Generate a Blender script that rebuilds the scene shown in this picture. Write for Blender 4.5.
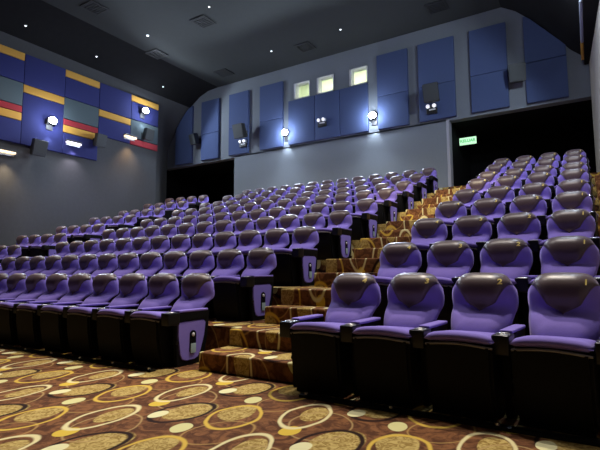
import bpy, bmesh, math, random
from mathutils import Vector, Matrix
random.seed(4)
S = bpy.context.scene
for o in list(bpy.data.objects): bpy.data.objects.remove(o)
COL = S.collection
R = math.radians

# ------------------------------------------------------------------ camera
def cam_axes(yaw, pitch, roll):
    cy, sy, cp, sp = math.cos(yaw), math.sin(yaw), math.cos(pitch), math.sin(pitch)
    f = Vector((-sy*cp, cy*cp, sp)); r = Vector((cy, sy, 0)); u = r.cross(f)
    c, s = math.cos(roll), math.sin(roll)
    return c*r + s*u, -s*r + c*u, f
cd = bpy.data.cameras.new('camera'); cam = bpy.data.objects.new('camera', cd); COL.objects.link(cam)
r_, u_, f_ = cam_axes(0.5580, 0.1001, -0.0035)
M = Matrix((( r_.x, u_.x, -f_.x), (r_.y, u_.y, -f_.y), (r_.z, u_.z, -f_.z))).to_4x4()
M.translation = Vector((0.1503, -3.8678, 0.952))
cam.matrix_world = M
cd.sensor_width = 36; cd.lens = 461.39*36/600; cd.clip_start = .05
S.camera = cam

# ------------------------------------------------------------------ world, exposure
w = bpy.data.worlds.new('world'); S.world = w; w.use_nodes = True
w.node_tree.nodes['Background'].inputs[0].default_value = (.01, .01, .013, 1)
w.node_tree.nodes['Background'].inputs[1].default_value = 0.3
S.view_settings.view_transform = 'Standard'; S.view_settings.look = 'None'
S.view_settings.gamma = 1; S.view_settings.use_curve_mapping = False
S.view_settings.exposure = 0.0

def lamp(name, kind, loc, target, energy, col, size=.3, spot=120, blend=.5, sizey=None):
    d = bpy.data.lights.new(name, kind); d.energy = energy; d.color = col
    if kind == 'SPOT': d.spot_size = R(spot); d.spot_blend = blend; d.shadow_soft_size = size
    elif kind == 'AREA':
        d.size = size
        if sizey: d.shape = 'RECTANGLE'; d.size_y = sizey
    else: d.shadow_soft_size = size
    o = bpy.data.objects.new(name, d); COL.objects.link(o)
    o.location = loc; o.rotation_euler = (Vector(target)-Vector(loc)).to_track_quat('-Z', 'Y').to_euler()
    return o
COOL = (.72, .85, 1.0); WARM = (1.0, .80, .52)
# downlights in the ceiling over the front rows: tops and cushions of the front seats, faces of the upper rows
for x, y, e in ((-12.0, 1.5, 330), (-8.2, 1.5, 420), (-4.4, 1.5, 480), (-.95, 1.5, 640)):
    lamp('ceiling_downlight_beam', 'SPOT', (x, y, 8.9 if x < -1.5 else 8.3), (x, y+2.6, 0), e*1.45, (1.0, .93, .88), .10, 118, .7)
# unseen fill spot along the stair aisle, added to brighten the risers
lamp('stair_fill_spot', 'SPOT', (-2.6, -1.0, 8.9), (-2.7, 6.4, 2.6), 2600, (1.0, .84, .52), .06, 22, .6)
# two unseen fill spots over the front rows, added to light the carpet
for x in (-5.5, -1.5):
    lamp('carpet_fill_spot', 'SPOT', (x, 2.6, 8.85 if x < -2 else 8.2), (x, -2.7, 0), 1800, (1.0, .88, .70), .10, 50, .8)

# ------------------------------------------------------------------ measures
P = 0.56
YS = [0, 1.219, 2.387, 3.615, 4.817, 5.971, 7.143, 8.25, 9.332]
FL = [0, .344, .735, 1.13, 1.506, 1.901, 2.267, 2.659, 3.023]
YB = 10.9; XL = -15.0; ZC = 9.05
AX1 = -3*P-2.016           # seat next to the stair aisle, middle block
REAR = 3.43

# ------------------------------------------------------------------ materials
def mat(name, base=(.5,.5,.5), rough=.6, metal=0, noise=None, bump=0, bscale=60, sheen=0, emit=None, estr=0, spec=.5, coat=0):
    m = bpy.data.materials.new(name); m.use_nodes = True
    nt = m.node_tree; b = nt.nodes['Principled BSDF']
    b.inputs['Base Color'].default_value = (*base, 1)
    b.inputs['Roughness'].default_value = rough; b.inputs['Metallic'].default_value = metal
    b.inputs['Specular IOR Level'].default_value = spec
    if sheen:
        b.inputs['Sheen Weight'].default_value = sheen; b.inputs['Sheen Roughness'].default_value = .4
        b.inputs['Sheen Tint'].default_value = (.7, .6, 1, 1)
    if coat: b.inputs['Coat Weight'].default_value = coat; b.inputs['Coat Roughness'].default_value = .35
    if emit: b.inputs['Emission Color'].default_value = (*emit, 1); b.inputs['Emission Strength'].default_value = estr
    if noise or bump:
        tc = nt.nodes.new('ShaderNodeTexCoord')
        n = nt.nodes.new('ShaderNodeTexNoise'); n.inputs['Scale'].default_value = bscale; n.inputs['Detail'].default_value = 4
        nt.links.new(tc.outputs['Object'], n.inputs['Vector'])
        if noise:
            r = nt.nodes.new('ShaderNodeMix'); r.data_type = 'RGBA'
            r.inputs[6].default_value = (*[c*(1-noise) for c in base], 1); r.inputs[7].default_value = (*[min(1, c*(1+noise)) for c in base], 1)
            nt.links.new(n.outputs['Fac'], r.inputs[0]); nt.links.new(r.outputs[2], b.inputs['Base Color'])
        if bump:
            bp = nt.nodes.new('ShaderNodeBump'); bp.inputs['Strength'].default_value = bump; bp.inputs['Distance'].default_value = .01
            nt.links.new(n.outputs['Fac'], bp.inputs['Height']); nt.links.new(bp.outputs['Normal'], b.inputs['Normal'])
    return m
PURPLE = mat('purple_fabric', (.215, .160, .54), .85, noise=.12, bump=.15, bscale=180, sheen=.25, spec=.2)
LEATHER = mat('brown_leather', (.080, .052, .054), .38, noise=.12, bump=.1, bscale=90, spec=.5, sheen=.15)
BLACK = mat('black_plastic', (.004, .004, .005), .55, noise=.2, bump=.1, bscale=60, spec=.10)
BLACKM = mat('black_metal', (.015, .015, .017), .3, metal=.6, noise=.2)
CHROME = mat('brushed_metal', (.45, .45, .48), .3, metal=1, noise=.1)
TRIMG = mat('grey_piping', (.17, .16, .17), .35, noise=.1)
YELLOW = mat('yellow_thread', (.75, .60, .16), .6, noise=.1)
LENS = mat('aisle_lens', (.35, .45, .46), .25, noise=.1)
WALLB = mat('back_wall_paint', (.185, .205, .235), .8, noise=.06, bump=.12, bscale=25)
WALLL = mat('left_wall_paint', (.062, .064, .069), .85, noise=.12, bump=.25, bscale=9)
WALLR = mat('right_wall_paint', (.42, .38, .34), .8, noise=.06, bump=.1, bscale=20)
CEIL = mat('ceiling_paint', (.020, .023, .023), .9, noise=.12, bump=.15, bscale=5)
COVE = mat('cove_black', (.012, .012, .013), .95, noise=.2, bscale=5, spec=.1)
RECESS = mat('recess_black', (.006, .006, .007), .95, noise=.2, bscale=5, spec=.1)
BLUE = mat('blue_acoustic_fabric', (.060, .088, .20), .9, noise=.1, bump=.2, bscale=70)
NAVY = mat('navy_acoustic_fabric', (.021, .026, .135), .9, noise=.12, bump=.2, bscale=70)
TEAL = mat('grey_green_acoustic_fabric', (.075, .105, .12), .9, noise=.1, bump=.2, bscale=70)
REDF = mat('red_acoustic_fabric', (.34, .025, .035), .9, noise=.1, bump=.2, bscale=70)
ORANGE = mat('orange_acoustic_fabric', (.62, .33, .055), .85, noise=.08, bump=.2, bscale=70)
SPK = mat('speaker_cabinet', (.012, .012, .013), .5, noise=.2)
GRILLE = mat('speaker_grille', (.055, .062, .065), .7, noise=.3, bump=.3, bscale=120)
WHITEP = mat('white_plastic', (.7, .7, .72), .5, noise=.05)
BOOTH = mat('booth_paint', (.62, .66, .52), .8, noise=.06)
SCREW = mat('dark_grey_frame', (.05, .05, .055), .5, noise=.1)
VENT = mat('vent_dark', (.010, .0105, .011), .7, noise=.2)
FLOODL = mat('flood_glass', (.9, .93, 1), .3, emit=(.80, .88, 1), estr=60, noise=.02)
SCL = mat('sconce_glass', (1, .95, .9), .3, emit=(1, .74, .42), estr=1.6, noise=.02)
SCW = mat('sconce_glass_white', (1, .95, .9), .3, emit=(.9, .82, 1), estr=1.5, noise=.02)
STAR = mat('pin_light', (1, 1, 1), .3, emit=(.9, .95, 1), estr=3, noise=.02)
EMW = mat('emergency_lamp_lens', (.9, .9, .92), .3, emit=(.9, .93, 1), estr=.9, noise=.02)
SIGN = mat('exit_pale_green', (.3, .6, .35), .4, emit=(.60, 1, .66), estr=.95, noise=.02)
SIGNW = mat('exit_letters', (.02, .3, .08), .4, emit=(.10, .5, .18), estr=.8, noise=.02)
GLASS = mat('clear_glass', (1, 1, 1), .03); GLASS.node_tree.nodes['Principled BSDF'].inputs['Transmission Weight'].default_value = 1
GLASS.node_tree.nodes['Principled BSDF'].inputs['IOR'].default_value = 1.05

def carpet():
    m = bpy.data.materials.new('oval_pattern_carpet'); m.use_nodes = True
    nt = m.node_tree; b = nt.nodes['Principled BSDF']; N = nt.nodes; L = nt.links
    b.inputs['Roughness'].default_value = .95; b.inputs['Specular IOR Level'].default_value = .1
    def mth(op, a, bb=None, c=None):
        n = N.new('ShaderNodeMath'); n.operation = op
        for i, v in enumerate((a, bb, c)):
            if v is None: continue
            if isinstance(v, (int, float)): n.inputs[i].default_value = v
            else: L.new(v, n.inputs[i])
        return n.outputs[0]
    g = N.new('ShaderNodeNewGeometry'); sp = N.new('ShaderNodeSeparateXYZ'); L.new(g.outputs['Position'], sp.inputs[0])
    nz = N.new('ShaderNodeTexNoise'); nz.inputs['Scale'].default_value = 3; L.new(g.outputs['Position'], nz.inputs['Vector'])
    wob = mth('MULTIPLY', mth('SUBTRACT', nz.outputs['Fac'], .5), .05)
    X = mth('ADD', sp.outputs[0], wob)
    Y = mth('ADD', mth('ADD', sp.outputs[1], mth('MULTIPLY', sp.outputs[2], .8)), wob)
    TX, TY = 1.13, .715
    fine = N.new('ShaderNodeTexNoise'); fine.inputs['Scale'].default_value = 26; fine.inputs['Detail'].default_value = 6; fine.inputs['Distortion'].default_value = 1.5
    L.new(g.outputs['Position'], fine.inputs['Vector'])
    big = N.new('ShaderNodeTexNoise'); big.inputs['Scale'].default_value = 7; big.inputs['Detail'].default_value = 5; big.inputs['Distortion'].default_value = 2
    L.new(g.outputs['Position'], big.inputs['Vector'])
    def mix(fac, a, bcol):
        n = N.new('ShaderNodeMix'); n.data_type = 'RGBA'
        if isinstance(fac, (int, float)): n.inputs[0].default_value = fac
        else: L.new(fac, n.inputs[0])
        for i, v in ((6, a), (7, bcol)):
            if isinstance(v, tuple): n.inputs[i].default_value = (*v, 1)
            else: L.new(v, n.inputs[i])
        return n.outputs[2]
    def sst(v, lo, hi):
        n = N.new('ShaderNodeMapRange'); n.interpolation_type = 'SMOOTHSTEP'
        L.new(v, n.inputs[0]); n.inputs[1].default_value = lo; n.inputs[2].default_value = hi
        return n.outputs[0]
    def ell(cx, cy, ax, ay, ang=0):
        dx = mth('WRAP', mth('SUBTRACT', X, cx), TX/2, -TX/2); dy = mth('WRAP', mth('SUBTRACT', Y, cy), TY/2, -TY/2)
        c, s = math.cos(ang), math.sin(ang)
        ex = mth('ADD', mth('MULTIPLY', dx, c), mth('MULTIPLY', dy, s)); ey = mth('SUBTRACT', mth('MULTIPLY', dy, c), mth('MULTIPLY', dx, s))
        ex = mth('DIVIDE', ex, ax); ey = mth('DIVIDE', ey, ay)
        return mth('SQRT', mth('ADD', mth('MULTIPLY', ex, ex), mth('MULTIPLY', ey, ey)))
    def disc(e, soft=.05): return mth('SUBTRACT', 1, sst(e, 1-soft, 1+soft))
    def ring(e, wd, soft=.04):
        return mth('MULTIPLY', sst(e, 1-wd-soft, 1-wd+soft), mth('SUBTRACT', 1, sst(e, 1-soft, 1+soft)))
    base = mix(sst(big.outputs['Fac'], .35, .65), (.085, .034, .017), (.22, .095, .040))
    base = mix(mth('MULTIPLY', sst(fine.outputs['Fac'], .5, .7), .5), base, (.08, .032, .018))
    olive = mix(sst(fine.outputs['Fac'], .38, .62), (.26, .165, .045), (.50, .37, .13))
    c = base
    c = mix(disc(ell(-1.93, -1.34, .115, .18, .25)), c, olive)            # mottled discs
    c = mix(disc(ell(-1.10, -1.48, .14, .21, -.12)), c, olive)
    c = mix(disc(ell(-1.47, -1.10, .085, .16, .15)), c, olive)
    c = mix(ring(ell(-1.33, -1.28, .20, .27, .3), .045), c, (.42, .28, .12))
    c = mix(ring(ell(-1.78, -1.70, .17, .24, -.3), .045), c, (.42, .26, .09))
    c = mix(disc(ell(-1.43, -1.46, .065, .085, .0)), c, (.62, .43, .06))
    c = mix(ring(ell(-1.50, -1.155, .150, .295, .10), .14), c, (.68, .60, .32))
    c = mix(ring(ell(-1.89, -1.42, .175, .265, .2), .13), c, (.60, .40, .07))
    c = mix(ring(ell(-1.13, -1.53, .175, .26, -.12), .15), c, (.022, .010, .008))
    c = mix(disc(ell(-1.235, -1.65, .055, .085, .0)), c, (.70, .66, .38))
    c = mix(disc(ell(-.90, -1.76, .062, .09, .2)), c, (.62, .58, .28))
    L.new(c, b.inputs['Base Color'])
    bp = N.new('ShaderNodeBump'); bp.inputs['Strength'].default_value = .25; bp.inputs['Distance'].default_value = .01
    n3 = N.new('ShaderNodeTexNoise'); n3.inputs['Scale'].default_value = 220; L.new(g.outputs['Position'], n3.inputs['Vector'])
    L.new(n3.outputs['Fac'], bp.inputs['Height']); L.new(bp.outputs['Normal'], b.inputs['Normal'])
    return m
CARPET = carpet()

# ------------------------------------------------------------------ mesh helpers
def bx(bm, x0, x1, y0, y1, z0, z1, bev=0):
    r = bmesh.ops.create_cube(bm, size=1)
    for v in r['verts']:
        v.co = Vector(((x0+x1)/2+v.co.x*(x1-x0), (y0+y1)/2+v.co.y*(y1-y0), (z0+z1)/2+v.co.z*(z1-z0)))
    if bev:
        es = set(e for v in r['verts'] for e in v.link_edges)
        bmesh.ops.bevel(bm, geom=list(es), offset=bev, segments=3, affect='EDGES', profile=.6)
def cyl(bm, a, b, r, seg=16, r2=None):
    a, b = Vector(a), Vector(b); d = b-a
    res = bmesh.ops.create_cone(bm, cap_ends=True, segments=seg, radius1=r, radius2=r if r2 is None else r2, depth=d.length)
    q = d.to_track_quat('Z', 'Y').to_matrix().to_4x4(); q.translation = (a+b)/2
    bmesh.ops.transform(bm, matrix=q, verts=res['verts'])
def prism(bm, pts, ax, lo, hi, bev=0):
    """polygon pts (2D) extruded along axis ax from lo to hi"""
    def co(p, t):
        return {0: (t, p[0], p[1]), 1: (p[0], t, p[1]), 2: (p[0], p[1], t)}[ax]
    A = [bm.verts.new(co(p, lo)) for p in pts]; B = [bm.verts.new(co(p, hi)) for p in pts]
    n = len(pts); fs = [bm.faces.new(A), bm.faces.new(B)]
    for i in range(n): fs.append(bm.faces.new((A[i], A[(i+1) % n], B[(i+1) % n], B[i])))
    bmesh.ops.recalc_face_normals(bm, faces=fs)
    if bev:
        es = [e for f in fs[:2] for e in f.edges]
        bmesh.ops.bevel(bm, geom=list(set(es)), offset=bev, segments=2, affect='EDGES')
def grid_solid(bm, F, Bk, nu, nv):
    """closed pillow out of two grids sharing their border"""
    f = {}; k = {}
    for i in range(nu+1):
        for j in range(nv+1):
            u = -1+2*i/nu; v = j/nv
            edge = i in (0, nu) or j in (0, nv)
            f[i, j] = bm.verts.new(F(u, v))
            k[i, j] = f[i, j] if edge else bm.verts.new(Bk(u, v))
    fs = []
    for i in range(nu):
        for j in range(nv):
            fs.append(bm.faces.new((f[i, j], f[i+1, j], f[i+1, j+1], f[i, j+1])))
            try: fs.append(bm.faces.new((k[i, j], k[i, j+1], k[i+1, j+1], k[i+1, j])))
            except ValueError: pass
    bmesh.ops.recalc_face_normals(bm, faces=fs)
def link(name, bm, m, parent=None, smooth=False, **props):
    bmesh.ops.recalc_face_normals(bm, faces=bm.faces)
    me = bpy.data.meshes.new(name); bm.to_mesh(me); bm.free()
    me.materials.append(m)
    if smooth:
        for p in me.polygons: p.use_smooth = True
        if smooth != 'all':
            try: me.set_sharp_from_angle(angle=R(40))
            except Exception: pass
    o = bpy.data.objects.new(name, me); COL.objects.link(o)
    if parent: o.parent = parent
    for k, v in props.items(): o[k] = v
    return o
def box_obj(name, b, m, parent=None, bev=0, **pr):
    bm = bmesh.new(); bx(bm, *b, bev=bev); return link(name, bm, m, parent, smooth=bool(bev), **pr)
def struct(name, bm, m, **k): return link(name, bm, m, kind='structure', **k)
def thing(name, label, cat, loc=(0,0,0), rz=0, group=None):
    o = bpy.data.objects.new(name, None); COL.objects.link(o); o.empty_display_size = .1
    o.location = loc; o.rotation_euler = (0, 0, rz); o['label'] = label; o['category'] = cat
    if group: o['group'] = group
    return o
def tag(o, label, cat, group=None):
    o['label'] = label; o['category'] = cat
    if group: o['group'] = group
    return o
def copy_tree(o, parent=None):
    c = o.copy(); COL.objects.link(c)
    if parent: c.parent = parent
    for ch in [x for x in o.children]: copy_tree(ch, c)
    return c

# ------------------------------------------------------------------ the hall: floors, tiers, stairs
XR0, XR1 = 1.05, .46                      # right wall, at y = 0 and at the back wall
def xr(y): return XR0+(XR1-XR0)*y/YB
XLF = -17.4
bm = bmesh.new(); bx(bm, -15.3, 2.4, -8.6, 1.6, -.2, 0); struct('floor', bm, CARPET)
TH = R(6); TT = math.tan(TH)
for k in range(1, 9):
    y0 = YS[k-1]+.10; y1 = YS[k]+.10 if k < 8 else YS[8]+.25
    xb = AX1-12*P-1.05                     # left of here the tier bends forward with the side block
    bm = bmesh.new()
    prism(bm, [(xr(y0)+.3, y0), (xb, y0), (XL-.2, y0-TT*(xb-XL)), (XL-.2, y1+.3), (xr(y1)+.3, y1+.3)], 2, FL[k-1]-.15 if k > 1 else -.15, FL[k])
    struct('floor', bm, CARPET)
bm = bmesh.new(); bx(bm, XLF, XR1+.3, YS[8]+.25, YB+3.2, FL[7], FL[8]+.2); struct('floor', bm, CARPET)
bm = bmesh.new(); bx(bm, XLF, XR1+.3, YS[8]+.62, YB+3.2, FL[8]+.2, REAR); struct('floor', bm, CARPET)
# aisle steps: two to a row, on the stair aisle, the far aisle and the narrow one by the right wall
def steps(x0, x1, right=False):
    for k in range(8):
        zm = (FL[k]+FL[k+1])/2
        xa, xe = (x0, x1) if not right else (x0, xr(YS[k])+.1)
        ym, yf = (-.48, -.03) if k == 0 else (YS[k]-.62, YS[k]-.28)
        bm = bmesh.new(); bx(bm, xa, xe, ym, YS[k]+.12, FL[k]-.02 if k else 0, zm, bev=.02); struct('floor', bm, CARPET, smooth=True)
        bm = bmesh.new(); bx(bm, xa, xe, yf, YS[k]+.13, zm-.02, FL[k+1]+.002, bev=.02); struct('floor', bm, CARPET, smooth=True)
AL, AR = -3.14, -3*P-.33
steps(AL, AR)
steps(AX1-12*P-2.2+.52, AX1-12*P-.40)
steps(.36, .8, right=True)

# ------------------------------------------------------------------ walls
# left wall
bm = bmesh.new(); bx(bm, XL-.3, XL, -8.6, 9.04, 0, 8.47); struct('wall_left', bm, WALLL)
# cove profile, measured at the back wall (x, z)
cove = [(-13.3, 9.15), (-13.9, 9.04), (-14.39, 8.83), (-15.0, 8.44), (-15.35, 8.10), (-15.66, 7.74), (-15.92, 7.42), (-16.14, 7.08), (-16.32, 6.80), (-16.40, 6.60), (-16.43, 5.8), (-16.43, 3.0)]
bm = bmesh.new()
prism(bm, [(-13.3, 9.30), (-13.3, 9.05), (-13.9, 9.0), (-14.39, 8.83), (-15.0, 8.44), (-15.4, 8.44), (-15.4, 9.3)], 1, -8.6, YB)
struct('ceiling', bm, COVE, smooth=True)
# the left wall curves outward into the corner passage
bm = bmesh.new()
prof = cove[3:]
rows = []
for i in range(9):
    t = i/8; e = t*t*(3-2*t)*.5+t*.5
    y = 9.04+(YB-9.04)*t
    rows.append([bm.verts.new((XL+(p[0]-XL)*e, y, p[1])) for p in prof])
for i in range(8):
    for j in range(len(prof)-1): bm.faces.new((rows[i][j], rows[i][j+1], rows[i+1][j+1], rows[i+1][j]))
struct('wall_left', bm, WALLL, smooth='all')
# ceiling slab
bm = bmesh.new(); bx(bm, -13.4, -1.7, -8.6, YB+.3, ZC, ZC+.25); struct('ceiling', bm, CEIL)
# right cove, black, and bulkhead
XBH = .35
bm = bmesh.new()
prism(bm, [(-1.72, 9.3), (-1.72, ZC), (-1.33, 8.80), (-.94, 8.42), (-.55, 7.97), (-.21, 7.53), (.05, 7.2), (XBH, 6.92), (XBH, 9.3)], 1, -8.6, YB)
struct('ceiling', bm, COVE, smooth=True)
bm = bmesh.new(); bx(bm, XBH, 1.7, -8.6, YB, 6.68, 9.3); struct('ceiling', bm, COVE)
# right wall, splayed toward the screen
bm = bmesh.new(); prism(bm, [(xr(YB), YB), (xr(-8.6), -8.6), (xr(-8.6)+.3, -8.6), (xr(YB)+.3, YB)], 2, 0, 6.7); struct('wall_right', bm, WALLR)
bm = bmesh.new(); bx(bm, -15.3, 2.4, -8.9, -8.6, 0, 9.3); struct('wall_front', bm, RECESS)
# back wall with openings: two passages below, three booth windows above
Wn = [(-9.32, -8.59), (-8.28, -7.55), (-6.91, -6.19)]
WZ0, WZ1 = 7.65, 8.30
def slab(x0, x1, z0, z1):
    b = bmesh.new(); bx(b, x0, x1, YB, YB+.30, z0, z1); struct('wall_back', b, WALLB)
slab(-12.33, -3.42, REAR, 5.80)
slab(-16.6, XR1+.3, 5.75, WZ0)
xs = [-16.6]+[v for w_ in Wn for v in w_]+[XR1+.3]
for i in range(0, len(xs), 2): slab(xs[i], xs[i+1], WZ0, WZ1)
slab(-16.6, XR1+.3, WZ1, 9.3)
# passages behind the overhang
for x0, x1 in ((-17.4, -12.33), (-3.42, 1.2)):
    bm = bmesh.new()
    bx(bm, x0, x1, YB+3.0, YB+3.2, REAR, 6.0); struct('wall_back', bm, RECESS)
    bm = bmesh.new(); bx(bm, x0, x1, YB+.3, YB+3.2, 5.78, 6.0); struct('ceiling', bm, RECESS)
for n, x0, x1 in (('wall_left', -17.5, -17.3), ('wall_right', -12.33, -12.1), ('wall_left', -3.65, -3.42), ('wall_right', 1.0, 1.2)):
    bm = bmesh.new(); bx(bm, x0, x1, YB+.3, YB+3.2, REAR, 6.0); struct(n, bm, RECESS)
# pale jamb strip at the right passage
bm = bmesh.new(); bx(bm, -3.50, -3.405, YB-.03, YB+.28, REAR, 5.79, bev=.01); struct('trim_1', bm, mat('jamb_paint', (.36, .36, .42), .7, noise=.05), smooth=True)
# projection booth
bm = bmesh.new()
for b in ((-9.9, -5.6, YB+1.5, YB+1.6, 6.9, 9.0), (-9.9, -5.6, YB+.3, YB+1.6, 6.8, 6.9), (-9.9, -5.6, YB+.3, YB+1.6, 9.0, 9.1), (-10, -9.9, YB+.3, YB+1.6, 6.9, 9), (-5.6, -5.5, YB+.3, YB+1.6, 6.9, 9)):
    bm = bmesh.new(); bx(bm, *b); struct('wall_back', bm, BOOTH)
lamp('booth_lamp', 'AREA', (-7.7, YB+.75, 8.9), (-7.7, YB+1.0, 7), 75, (.93, 1, .80), 3.6, sizey=.5)
for i, (a, b) in enumerate(Wn):
    bm = bmesh.new(); t = .035
    bx(bm, a, a+t*2.2, YB-.02, YB+.26, WZ0, WZ1); bx(bm, b-t, b, YB-.02, YB+.26, WZ0, WZ1)
    bx(bm, a, b, YB-.02, YB+.26, WZ1-t, WZ1); bx(bm, a, b, YB-.02, YB+.26, WZ0, WZ0+t)
    struct('window_%d' % (i+1), bm, WHITEP)
    bm = bmesh.new(); bx(bm, a+t*2.2, b-t, YB+.2, YB+.215, WZ0+t, WZ1-t); struct('window_%d' % (i+1), bm, GLASS)
pj = thing('projector', 'dark projector seen through the left booth window', 'projector', (-8.72, YB+.80, 6.9))
bm = bmesh.new(); bx(bm, -.14, .14, -.3, .3, .55, 1.22, bev=.03); link('body', bm, mat('projector_green_grey', (.10, .17, .14), .5, noise=.2), pj, smooth=True)
bm = bmesh.new(); cyl(bm, (-.02, -.30, .86), (-.02, -.42, .86), .06); link('lens', bm, BLACK, pj, smooth=True)
bm = bmesh.new(); bx(bm, -.1, .1, -.2, .2, 0, .55, bev=.02); link('stand', bm, SPK, pj, smooth=True)
pj2 = thing('projector_lens', 'small black lens at the lower right of the middle booth window', 'lens', (-7.66, YB+.34, 7.80))
bm = bmesh.new(); cyl(bm, (0, -.06, 0), (0, .16, 0), .075, 20); link('barrel', bm, BLACK, pj2, smooth=True)
bm = bmesh.new(); cyl(bm, (0, .05, -.9), (0, .05, -.06), .03, 12); link('post', bm, BLACK, pj2, smooth=True)

# ------------------------------------------------------------------ acoustic panels
def panel(name, label, m, x0, x1, y0, y1, z0, z1, group, seams=None, axis=1):
    bm = bmesh.new()
    zs = [z0]+(seams or [])+[z1]
    for a, b in zip(zs[:-1], zs[1:]): bx(bm, x0, x1, y0, y1, a+.006, b-.006, bev=.015)
    return tag(link(name, bm, m, smooth=True), label, 'wall panel', group)
gb = 'blue acoustic panels on the back wall'
tp = YB-.12
cl = [(p[0], p[1]) for p in cove]
# corner panel whose top follows the curved corner
bm = bmesh.new()
prism(bm, [(-15.78, 5.83), (-14.74, 5.83), (-14.74, 8.46), (-15.02, 8.34), (-15.35, 8.02), (-15.78, 7.5)], 1, tp, YB-.002, bev=.012)
tag(link('acoustic_panel', bm, BLUE, smooth=True), 'tall blue panel at the far left corner, top cut by the curved dark corner', 'wall panel', gb)
for a, b, l in ((-14.17, -13.15, 'tall blue acoustic panel second from the left corner of the back wall'),
                (-12.56, -11.52, 'tall blue acoustic panel third from the left, over the edge of the dark passage'),
                (-10.92, -9.80, 'tall blue acoustic panel just left of the left floodlight'),
                (-5.80, -4.70, 'tall blue acoustic panel just right of the right floodlight'),
                (-4.33, -3.16, 'tall dark blue acoustic panel behind the speaker and twin lamps right of centre'),
                (-2.68, -1.61, 'tall blue acoustic panel left of the speaker above the green exit sign')):
    panel('acoustic_panel', l, BLUE, a, b, tp, YB-.002, 5.83, 8.5, gb, [7.0])
bm = bmesh.new()
prism(bm, [(-1.13, 5.83), (-.07, 5.83), (-.07, 7.03), (-1.13, 7.03)], 1, tp, YB-.002, bev=.012)
prism(bm, [(-1.13, 7.05), (-.07, 7.05), (-.07, 7.34), (-.21, 7.52), (-.94, 8.38), (-1.06, 8.49), (-1.13, 8.49)], 1, tp, YB-.002, bev=.012)
tag(link('acoustic_panel', bm, BLUE, smooth=True), 'blue acoustic panel at far right, top corner cut off by the black slope', 'wall panel', gb)
for a, b, l in ((-9.52, -8.33, 'low blue panel below the left booth window'), (-8.31, -7.28, 'low blue panel below the middle booth window'), (-7.26, -6.17, 'low blue panel below the right booth window, beside the floodlight')):
    panel('acoustic_panel', l, BLUE, a, b, tp, YB-.002, 5.84, 7.60, 'low blue panels under the booth windows')

gl = 'coloured acoustic panels on the left wall'
px0, px1 = XL+.002, XL+.07
CY = [2.20, 3.565, 4.935, 6.265, 7.67, 9.04]
near = ['nearest column', 'second column', 'third column', 'fourth column', 'last column']
def lp(kind, c, z0, z1, m, what, th=.0):
    panel('acoustic_panel', '%s, left wall, %s' % (what, near[c]), m, px0, px1+th, CY[c]+.006, CY[c+1]-.006, z0+.004, z1-.004, gl)
for c in (0, 2, 4):
    bot = 5.97 if c == 4 else 5.0
    lp('o', c, 7.74, 8.0, ORANGE, 'thin orange strip panel at the very top')
    lp('b', c, 7.0, 7.74, NAVY, 'navy panel under the top orange strip')
    lp('g', c, 6.24, 7.0, TEAL, 'grey green panel')
    lp('r', c, 6.02 if c < 4 else 5.97, 6.24, REDF, 'thin red strip panel under the grey green one')
    if c < 4:
        lp('o', c, 5.75, 6.02, ORANGE, 'thin orange strip panel under the red one')
        lp('b', c, 5.0, 5.75, NAVY, 'navy panel at the bottom edge')
for c in (1, 3):
    bot = 5.97 if c == 3 else 5.0
    lp('b', c, 6.98, 8.0, NAVY, 'tall navy panel at the top')
    lp('o', c, 6.71, 6.98, ORANGE, 'thin orange strip panel at mid height')
    lp('b', c, bot, 6.71, NAVY, 'navy panel under the orange strip')
# right bulkhead panels (seen almost edge on); floodlight is painted into the first one's pale colour
for (y0, y1, z0, z1, m, l) in ((7.3, 9.45, 6.70, 6.93, mat('floodlit_pale_fabric', (.30, .33, .42), .9, noise=.1), 'panel coloured pale as if floodlit, on the right bulkhead'),
                               (9.5, 10.6, 6.70, 6.93, ORANGE, 'orange strip panel at the far end of the right bulkhead')):
    panel('acoustic_panel', l, m, XBH-.07, XBH-.002, y0, y1, z0, z1, 'panels on the right bulkhead')

# ------------------------------------------------------------------ floodlights
def flood(loc, rz, label, energy, spot=158, tilt=-.55):
    """rz: direction the lamp faces, 0 = towards -y"""
    t = thing('floodlight', label, 'floodlight', loc, rz, 'floodlights')
    bm = bmesh.new(); bx(bm, -.12, .12, -.20, -.06, -.10, .10, bev=.02); link('housing', bm, SPK, t, smooth=True)
    bm = bmesh.new()
    res = bmesh.ops.create_uvsphere(bm, u_segments=20, v_segments=10, radius=.12)
    bmesh.ops.scale(bm, vec=(1.15, .55, .95), verts=res['verts']); bmesh.ops.translate(bm, vec=(0, -.215, 0), verts=res['verts'])
    link('lamp_glass', bm, FLOODL, t, smooth=True)
    bm = bmesh.new(); bx(bm, -.14, -.12, -.16, -.0, -.12, .03); bx(bm, .12, .14, -.16, .0, -.12, .03); bx(bm, -.11, .11, -.03, .0, -.30, -.05, bev=.006); link('bracket', bm, SCREW, t, smooth=True)
    q = Matrix.Rotation(rz, 4, 'Z')
    p = Vector(loc)+q@Vector((0, -.33, -.02)); d = q@Vector((0, -1, tilt))
    lamp('floodlight_beam', 'SPOT', p, p+d, energy, COOL, .10, spot, .25)
    p = Vector(loc)+q@Vector((0, -.36, -.04)); lamp('floodlight_glow', 'POINT', p, p+d, energy*.12, COOL, .10)
    p = Vector(loc)+q@Vector((0, -.13, -.34)); lamp('floodlight_downbeam', 'SPOT', p, p+Vector((0, 0, -1)), 30, COOL, .02, 62, .12)
YW = YB-.12
flood((-9.62, YB, 6.34), 0, 'bright white floodlight on the back wall, left of the booth windows', 620)
flood((-5.96, YB, 6.34), 0, 'bright white floodlight on the back wall, right of the booth windows', 620)
flood((XL+.066, 4.45, 5.98), R(90), 'bright white floodlight on the blue panels of the left wall, nearer one', 420)
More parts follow.
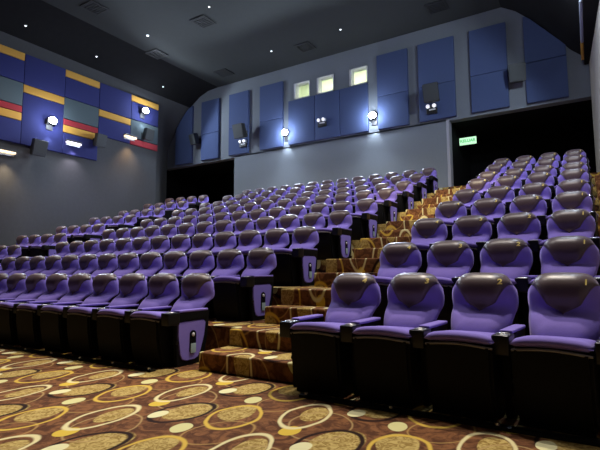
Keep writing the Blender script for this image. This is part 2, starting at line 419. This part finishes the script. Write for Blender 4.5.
flood((XL+.066, 8.2, 7.45), R(90), 'bright white floodlight high on the left wall near the dark corner', 420)
flood((XBH-.002, 7.0, 6.86), R(-90), 'floodlight on the black right bulkhead at the top right edge', 280)
flood((XBH-.002, 4.0, 6.86), R(-90), 'floodlight on the black right bulkhead, nearer the camera', 260)

# ------------------------------------------------------------------ wall sconces on the left wall
def sconce(y, z, label, glass, col, e):
    t = thing('wall_sconce', label, 'wall lamp', (XL+(.07 if z > 5 else 0), y, z), R(90), 'wall sconces on the left wall')
    bm = bmesh.new(); bx(bm, -.27, .27, -.14, 0, .03, .09, bev=.012); link('top_plate', bm, SCREW, t, smooth=True)
    for i in range(4):
        bm = bmesh.new(); bx(bm, -.26+i*.135, -.145+i*.135, -.13, -.01, -.035, .03, bev=.012); link('glass_shade', bm, glass, t, smooth=True)
    bm = bmesh.new(); bx(bm, -.25, .25, -.03, -.002, -.1, -.035); link('wall_plate', bm, CHROME, t)
    p = (XL+.20, y, z-.10)
    lamp('sconce_beam', 'SPOT', p, (XL+.9, y, z-2), e*4.5, col, .05, 110, .7)
sconce(3.17, 4.66, 'warm glowing wall sconce at the left photo edge', SCL, (1, .74, .42), 30)
sconce(5.30, 5.42, 'pale lilac glowing wall sconce over the bottom of the navy panel', SCW, (.93, .84, 1), 26)
sconce(7.62, 6.22, 'orange glowing wall sconce over the red strip near the dark corner', SCL, (1, .62, .30), 34)

# ------------------------------------------------------------------ surround speakers
def speaker(loc, rz, label, group, tilt=18, yaw=0, s=1.0):
    t = thing('wall_speaker', label, 'speaker', loc, rz, group)
    tl = Matrix.Rotation(R(yaw), 4, 'Z') @ Matrix.Rotation(R(tilt), 4, 'X')
    bm = bmesh.new()
    prism(bm, [(-.25*s, -.20*s), (.25*s, -.20*s), (.17*s, .12*s), (-.17*s, .12*s)], 2, -.29*s, .29*s, bev=.015)
    bmesh.ops.transform(bm, matrix=Matrix.Translation((0, -.36*s, 0)) @ tl, verts=bm.verts); link('cabinet', bm, SPK, t, smooth=True)
    bm = bmesh.new(); bx(bm, -.235*s, .235*s, -.222*s, -.20*s, -.275*s, .275*s, bev=.008)
    bmesh.ops.transform(bm, matrix=Matrix.Translation((0, -.36*s, 0)) @ tl, verts=bm.verts); link('grille', bm, GRILLE, t, smooth=True)
    bm = bmesh.new(); bx(bm, -.06, .06, -.03, .0, -.16, .10); cyl(bm, (0, -.02, -.02), (0, -.28*s, -.02), .022); link('wall_bracket', bm, BLACKM, t, smooth=True)
gs = 'surround speakers on the left wall'
speaker((XL+.07, 3.93, 4.92), R(90), 'black wall speaker below the navy panels, nearest the camera', gs, 14, 0, .9)
speaker((XL+.07, 6.12, 5.70), R(90), 'black wall speaker in the middle of the left wall', gs, 14, 0, .8)
speaker((XL+.07, 8.25, 6.46), R(90), 'black wall speaker on the grey green panel near the dark corner', gs, 14, 0, .8)
gs = 'surround speakers on the back wall'
speaker((-14.35, YB, 6.80), 0, 'wall speaker between the two leftmost blue panels', gs, 16, -12, .8)
speaker((-11.6, YB-.116, 6.66), 0, 'dark speaker on the third blue panel of the back wall', gs, 16)
speaker((-3.78, YB-.116, 6.60), 0, 'dark speaker on the blue panel right of centre', gs, 16)
speaker((-1.33, YB, 6.72), 0, 'grey fronted speaker between the two rightmost blue panels', gs, 16, 8, .9)
def emergency(loc, label):
    t = thing('emergency_light', label, 'emergency light', loc, 0, 'twin emergency lamps on the back wall')
    bm = bmesh.new(); bx(bm, -.17, .17, -.10, 0, -.20, -.02, bev=.02); link('battery_box', bm, SPK, t, smooth=True)
    for s in (-1, 1):
        bm = bmesh.new(); cyl(bm, (s*.09, -.02, .06), (s*.10, -.16, .03), .06, 16, .07); h = link('lamp_head', bm, WHITEP, t, smooth=True)
        bm = bmesh.new(); cyl(bm, (s*.10, -.16, .03), (s*.10, -.168, .028), .06); link('lens', bm, EMW, h, smooth=True)
    bm = bmesh.new(); bx(bm, -.08, .13, -.115, -.09, -.10, -.05, bev=.008); link('status_panel', bm, WHITEP, t, smooth=True)
emergency((-11.72, YB-.116, 6.27), 'small white twin emergency lamp under the speaker on the third blue panel')
emergency((-7.98, YB-.116, 6.50), 'small white twin emergency lamp alone on the panels below the booth windows')
emergency((-3.9, YB-.116, 6.22), 'small white twin emergency lamp under the speaker right of centre')

# ------------------------------------------------------------------ exit sign in the right passage
t = thing('exit_sign', 'glowing green exit sign hanging in the dark passage', 'exit sign', (-3.08, 12.0, 5.30))
box_obj('housing', (-.27, .27, -.03, .03, -.12, .12), SIGN, t, bev=.01)
box_obj('hanger', (-.02, .02, -.01, .01, .12, .5), BLACKM, t)
def text_mesh(s, size, m, parent, mw, name, ext=.003, bold=0):
    cu = bpy.data.curves.new(name, 'FONT'); cu.body = s; cu.size = size; cu.align_x = 'CENTER'; cu.align_y = 'CENTER'; cu.extrude = ext; cu.offset = bold
    o = bpy.data.objects.new(name, cu); COL.objects.link(o)
    dg = bpy.context.evaluated_depsgraph_get(); me = bpy.data.meshes.new_from_object(o.evaluated_get(dg))
    bpy.data.objects.remove(o)
    me.transform(mw); me.materials.clear(); me.materials.append(m)
    q = bpy.data.objects.new(name, me); COL.objects.link(q); q.parent = parent
    return q
FT = Matrix.Rotation(R(90), 4, 'X')
text_mesh('KELUAR', .135, SIGNW, t, Matrix.Translation((0, -.036, 0)) @ FT, 'lettering', .003, .004)

# ------------------------------------------------------------------ ceiling fittings
gv = 'square air vents in the ceiling'
for x, y, l in ((-12.3, 4.2, 'dark square ceiling vent at the top left of the photo'), (-10.06, 6.58, 'dark square ceiling vent right of the left pin lights'), (-13.1, 7.3, 'dark ceiling vent at the edge of the black slope'),
                (-8.14, 9.80, 'grey ceiling vent above the booth windows'), (-12.08, 9.9, 'grey ceiling vent near the back left panels'), (-3.39, 9.8, 'grey ceiling vent above the right blue panels')):
    t = thing('ceiling_vent', l, 'vent', (x, y, ZC), 0, gv)
    bm = bmesh.new(); bx(bm, -.30, .30, -.30, -.25, -.03, 0); bx(bm, -.30, .30, .25, .30, -.03, 0); bx(bm, -.30, -.25, -.25, .25, -.03, 0); bx(bm, .25, .30, -.25, .25, -.03, 0); link('frame', bm, VENT, t)
    bm = bmesh.new()
    for i in range(6):
        bx(bm, -.25, .25, -.235+i*.083, -.185+i*.083, -.025, 0)
    link('louvres', bm, VENT, t)
def coz(x):
    pts = [(-15.0, 8.44), (-14.39, 8.83), (-13.9, 9.0), (-13.3, 9.05), (0, 9.05)]
    for (a, za), (b, zb) in zip(pts[:-1], pts[1:]):
        if a <= x <= b: return za+(zb-za)*(x-a)/(b-a)
for x, y, l in ((-14.55, 3.33, 'tiny ceiling pin light on the black slope, leftmost'), (-14.55, 5.82, 'tiny ceiling pin light on the black slope, above the blue panels'), (-14.6, 8.95, 'tiny ceiling pin light on the black slope near the corner'),
             (-12.28, 6.2, 'tiny bright pin light in the grey ceiling, left of centre'), (-9.3, 6.05, 'tiny pin light in the ceiling at the top centre of the photo'), (-9.35, 9.4, 'tiny pin light in the ceiling above the left booth window'), (-6.5, 9.4, 'tiny pin light in the ceiling above the right booth window')):
    t = thing('pin_light', l, 'ceiling light', (x, y, coz(x)), 0, 'tiny ceiling pin lights')
    bm = bmesh.new(); cyl(bm, (0, 0, -.02), (0, 0, .01), .05, 14); link('ring', bm, CHROME, t, smooth=True)
    bm = bmesh.new(); cyl(bm, (0, 0, -.028), (0, 0, -.02), .028, 12); link('lens', bm, STAR, t, smooth=True)

# ------------------------------------------------------------------ cinema seat
def lerp_tab(tab, z):
    if z <= tab[0][0]: return tab[0][1]
    for i in range(len(tab)-1):
        a, b = tab[i], tab[i+1]
        if z <= b[0]:
            t = (z-a[0])/(b[0]-a[0])
            m0 = (tab[i+1][1]-tab[max(i-1, 0)][1])/(tab[i+1][0]-tab[max(i-1, 0)][0])*(b[0]-a[0])
            j = min(i+2, len(tab)-1)
            m1 = (tab[j][1]-a[1])/(tab[j][0]-a[0])*(b[0]-a[0])
            return (2*t**3-3*t*t+1)*a[1]+(t**3-2*t*t+t)*m0+(-2*t**3+3*t*t)*b[1]+(t**3-t*t)*m1
    return tab[-1][1]
YF = [(.40, -.345), (.48, -.315), (.54, -.285), (.59, -.242), (.63, -.188), (.66, -.132), (.70, -.120), (.78, -.130), (.85, -.118), (.90, -.088), (.94, -.045)]
HW = [(.40, .200), (.55, .222), (.66, .242), (.73, .250), (.80, .244), (.87, .226), (.94, .200)]
def ztop(u): return .935-.012*u*u-.115*abs(u)**6
def zof(u, v): return .42+(ztop(u)-.42)*v
def edge(u, v):
    a = max(0, 1-abs(u)**6)**.5; b = max(0, 1-abs(2*v-1)**14)**.5
    return a*b
def wing(u): return -.075*max(0, (abs(u)-.30)/.70)**2      # the sides sweep back
def lumbar(x, z):
    r = math.sqrt((x/.155)**2+((z-.52)/.085)**2)
    return .013*max(0, min(1, (1.05-r)/.14))
def back_front(u, v):
    z = zof(u, v); x = u*lerp_tab(HW, z); e = edge(u, v)
    return Vector((x, lerp_tab(YF, z)+.04-.04*e-wing(u)-lumbar(x, z)*e, z))
def back_back(u, v):
    z = zof(u, v); x = u*lerp_tab(HW, z)
    return Vector((x, lerp_tab(YF, z)+.04+.055*edge(u, v)-wing(u), z))
def surf_y(x, z):
    hw = lerp_tab(HW, z); u = max(-.97, min(.97, x/hw)); v = (z-.42)/(ztop(u)-.42); v = max(0, min(1, v))
    return lerp_tab(YF, z)+.04-.04*edge(u, v)-wing(u)
def pad_xz(u, v):
    hw = .222*(.36+.64*v**.95)*min(1, v/.16)**.5
    x = u*hw
    zt = ztop(x/.232)+.003
    zb = .645+.02*(u*u)*(1-v)
    return x, zb+(zt-zb)*v
def pad_front(u, v):
    x, z = pad_xz(u, v)
    e = max(0, 1-abs(u)**5)**.5*max(0, 1-abs(2*v-1)**10)**.5
    return Vector((x, surf_y(x, min(z, ztop(x/.236)-.002))-.003-.024*e, z))
def pad_back(u, v):
    x, z = pad_xz(u, v)
    return Vector((x, surf_y(x, min(z, ztop(x/.236)-.002))+.02, z))
def cush_mid(u, v): return .500+.022*(1-u*u)*(1-v)-.018*v
def cush_e(u, v): return max(0, 1-abs(u)**7)**.5*max(0, 1-abs(2*v-1)**11)**.5
def cush_top(u, v):
    p = Vector((u*.222, -.805+.51*v+.035*u**4*(1-v), cush_mid(u, v)+.040*cush_e(u, v)*(1-.3*v)))
    return p
def cush_bot(u, v):
    p = cush_top(u, v); p.z = cush_mid(u, v)-.026*cush_e(u, v)
    return p
def seat(arms, endp=None, num=None, endmat=None):
    t = thing('cinema_seat', '', 'cinema seat')
    bm = bmesh.new(); grid_solid(bm, back_front, back_back, 22, 22); link('backrest', bm, PURPLE, t, smooth='all')
    bm = bmesh.new(); grid_solid(bm, pad_front, pad_back, 18, 16); link('headrest', bm, LEATHER, t, smooth='all', label='brown leather headrest')
    bm = bmesh.new(); grid_solid(bm, cush_top, cush_bot, 16, 14); c = link('cushion', bm, PURPLE, t, smooth='all')
    # grey piping under the cushion front
    bm = bmesh.new(); prev = None
    for i in range(17):
        u = -1+i/8; x = u*.216; y = -.797+.035*u**4; z = .462+.022*(1-u*u)
        ring = [bm.verts.new((x, y+.006*math.cos(a*math.pi/3), z+.009*math.sin(a*math.pi/3))) for a in range(6)]
        if prev:
            for a in range(6): bm.faces.new((prev[a], prev[(a+1) % 6], ring[(a+1) % 6], ring[a]))
        prev = ring
    link('piping', bm, TRIMG, c, smooth='all', label='grey piping')
    # black shell under the seat
    bm = bmesh.new()
    prism(bm, [(-.785, .468), (-.775, .30), (-.74, .10), (-.71, .035), (-.20, .035), (-.15, .20), (-.17, .42), (-.28, .465), (-.6, .468)], 0, -.215, .215, bev=.02)
    link('seat_shell', bm, BLACK, t, smooth=True)
    bm = bmesh.new(); bx(bm, -.20, .20, -.70, -.25, 0, .05); link('base', bm, BLACK, t)
    for s in arms:
        X = s*.28
        bm = bmesh.new(); prism(bm, [(-.60, 0), (-.22, 0), (-.16, .30), (-.14, .52), (-.64, .50), (-.62, .25)], 0, X-.022, X+.022, bev=.006); link('side_stand', bm, BLACK, t, smooth=True)
        bm = bmesh.new(); prism(bm, [(-.66, .43), (-.66, .505), (-.56, .53), (-.20, .56), (-.14, .54), (-.16, .48), (-.52, .45), (-.56, .42)], 0, X-.031, X+.031, bev=.010); a = link('armrest', bm, BLACK, t, smooth=True)
        bm = bmesh.new(); bx(bm, X-.040, X+.040, -.60, -.18, .538, .562, bev=.010); link('arm_pad', bm, PURPLE, a, smooth=True)
        bm = bmesh.new(); bx(bm, X-.054, X+.054, -.755, -.60, .42, .545, bev=.012); link('cup_holder', bm, BLACKM, a, smooth=True)
        bm = bmesh.new(); pr = None; rg = []
        for i in range(20):
            an = i*math.pi/10
            rg.append([bm.verts.new((X+(.042+.003*math.cos(q*math.pi/2))*math.cos(an), -.678+(.045+.004*math.cos(q*math.pi/2))*math.sin(an), .546+.004*math.sin(q*math.pi/2))) for q in range(4)])
        for i in range(20):
            for q in range(4): bm.faces.new((rg[i][q], rg[i][(q+1) % 4], rg[(i+1) % 20][(q+1) % 4], rg[(i+1) % 20][q]))
        link('cup_ring', bm, CHROME, a, smooth='all')
        bm = bmesh.new(); cyl(bm, (X-.03, -.60, .24), (X+.03, -.60, .24), .018); link('hinge_bolt', bm, BLACKM, t, smooth=True)
    if endp:
        X0, X1 = sorted((endp*.285, endp*.312))
        bm = bmesh.new()
        pts = [(-.60, .425), (-.59, .45), (-.24, .45), (-.20, .42), (-.22, .28), (-.275, .12), (-.31, .065), (-.37, .045), (-.48, .045), (-.54, .065), (-.57, .12), (-.60, .30)]
        prism(bm, pts, 0, X0, X1, bev=.010); ep = link('end_panel', bm, endmat or PURPLE, t, smooth=True)
        bm = bmesh.new(); prism(bm, [(-.65, .41), (-.66, .51), (-.56, .54), (-.22, .545), (-.17, .53), (-.18, .455), (-.56, .445)], 0, X0-.01, X1+.008, bev=.012); link('end_cap', bm, BLACK, t, smooth=True)
        xo = endp*.317
        if endmat is None:
            bm = bmesh.new()
            prism(bm, [(-.395+.048*math.cos(a)*(1 if True else 0), .230+(.075 if math.sin(a) > 0 else -.075)+.044*math.sin(a)) for a in [i*math.pi/8+.001 for i in range(16)]], 0, min(xo, xo-endp*.01), max(xo, xo-endp*.01)+0, bev=.003)
            al = link('aisle_light', bm, BLACK, ep, smooth=True)
    return t, (ep if endp else None)
def finish_end(ep, s):
    """button and pale lens of the aisle light, second level parts of the panel"""
    xo = s*.319
    bm = bmesh.new(); res = bmesh.ops.create_uvsphere(bm, u_segments=12, v_segments=8, radius=.020); bmesh.ops.scale(bm, vec=(.5, 1, 1), verts=res['verts']); bmesh.ops.translate(bm, vec=(xo, -.395, .305), verts=res['verts']); link('light_button', bm, WHITEP, ep, smooth=True)
    bm = bmesh.new(); bx(bm, min(xo, xo+s*.006), max(xo, xo+s*.006), -.432, -.358, .118, .215, bev=.0028); link('light_lens', bm, LENS, ep, smooth=True)

plain, _ = seat((-1,))
aisleR, ep = seat((-1, 1), endp=1); finish_end(ep, 1)        # purple end panel facing the stairs
aisleL, ep2 = seat((-1,), endp=-1); finish_end(ep2, -1)      # its mirror, at the far aisle
darkL, _ = seat((-1,), endp=-1, endmat=BLACK)
wallR, _ = seat((-1, 1))
used = set()
def place(proto, x, y, z, rz, label, group):
    o = proto if proto.name not in used else copy_tree(proto)
    used.add(proto.name); used.add(o.name)
    o.location = (x, y+.08, z); o.rotation_euler = (0, 0, rz); o['label'] = label; o['group'] = group
    return o
ORD = ['first', 'second', 'third', 'fourth', 'fifth', 'sixth', 'seventh', 'eighth', 'ninth', 'tenth', 'eleventh', 'twelfth', 'thirteenth']
ROWN = ['front row']+[o+' row' for o in ORD[1:8]]+['last row']
NUMS = {}
def num_mesh(n):
    cu = bpy.data.curves.new('n', 'FONT'); cu.body = str(n); cu.size = .068; cu.align_x = 'CENTER'; cu.align_y = 'CENTER'; cu.extrude = .0015; cu.offset = .0016
    o = bpy.data.objects.new('n', cu); COL.objects.link(o)
    me = bpy.data.meshes.new_from_object(o.evaluated_get(bpy.context.evaluated_depsgraph_get())); bpy.data.objects.remove(o)
    x, z = .145, .868
    y0 = surf_y(x, z-.02)-.028; y1 = surf_y(x, z+.02)-.028
    an = math.atan2(y1-y0, .04)
    me.transform(Matrix.Translation((x, (y0+y1)/2-.003, z)) @ Matrix.Rotation(-an, 4, 'X') @ FT)
    for v in me.vertices: v.co.y += surf_y(v.co.x, v.co.z)-.0285-y0-(y1-y0)*(v.co.z-z+.02)/.04
    me.materials.clear(); me.materials.append(YELLOW)
    return me
for n in range(1, 5): NUMS[n] = num_mesh(n)
numbered = []
# right block: four seats to a row, numbered 1 to 4 from the wall
for k in range(9):
    for c in range(1, 5):
        pr = wallR if c == 1 else darkL if c == 4 else plain
        extra = {1: 'beside right wall', 2: 'second from right wall', 3: 'second from the stairs', 4: 'beside the stairs'}[c]
        o = place(pr, -(c-1)*P-.01, YS[k]-.035, FL[k], -R([5, 3, 1, 0][c-1]), 'purple seat numbered %d, %s, %s of the right block' % (c, extra, ROWN[k]), 'seats of the right block, %s' % ROWN[k])
        numbered.append((o, c))
# middle block: thirteen seats to a row
for k in range(9):
    for c in range(13):
        if k == 0 and c > 10: continue
        pr = aisleR if c == 0 else aisleL if c == 12 else plain
        pos = 'at the stair aisle' if c == 0 else 'at the far left aisle' if c == 12 else '%s from the stair aisle' % ORD[c]
        place(pr, AX1-c*P, YS[k], FL[k], 0, 'purple seat, %s, in the %s, middle block' % (pos, ROWN[k]), 'seats of the middle block, %s' % ROWN[k])
# left block, turned a little toward the screen
XA = AX1-12*P-2.2
for k in range(2, 9):
    for c in range(4):
        if k == 2 and c == 3: continue
        pr = aisleR if c == 0 else plain
        pos = ['nearest its aisle', 'second from its aisle', 'third from its aisle', 'nearest the left wall'][c]
        rr = P*1.02
        place(pr, XA-c*rr*math.cos(TH), YS[k]-c*rr*math.sin(TH), FL[k], TH, 'reddish purple seat, %s, %s of the left block' % (pos, ROWN[k]), 'seats of the left block, %s' % ROWN[k])
for pr in (plain, aisleR, aisleL, darkL, wallR): assert pr.name in used
for o, c in numbered:
    q = bpy.data.objects.new('seat_number', NUMS[c]); COL.objects.link(q); q.parent = o; q['label'] = 'yellow stitched number'

# ------------------------------------------------------------------ floor trunking along the front rows
for x0, x1, l in ((-1.78, .35, 'thin black floor rail in front of the right front row'), (-10.2, AX1+.25, 'thin black floor rail in front of the middle front row')):
    t = thing('floor_rail', l, 'floor rail', ((x0+x1)/2, -.77, 0)); h = (x1-x0)/2
    bm = bmesh.new(); prism(bm, [(-.035, .001), (.035, .001), (.03, .022), (0, .03), (-.03, .018)], 0, -h, h, bev=.003); link('rail', bm, BLACKM, t, smooth=True)
    n = int(2*h/P)
    for i in range(n+1):
        bm = bmesh.new(); xx = -h+.05+i*(2*h-.1)/max(1, n); cyl(bm, (xx, -.005, .02), (xx, -.005, .036), .016, 10); link('bolt', bm, CHROME, t, smooth=True)
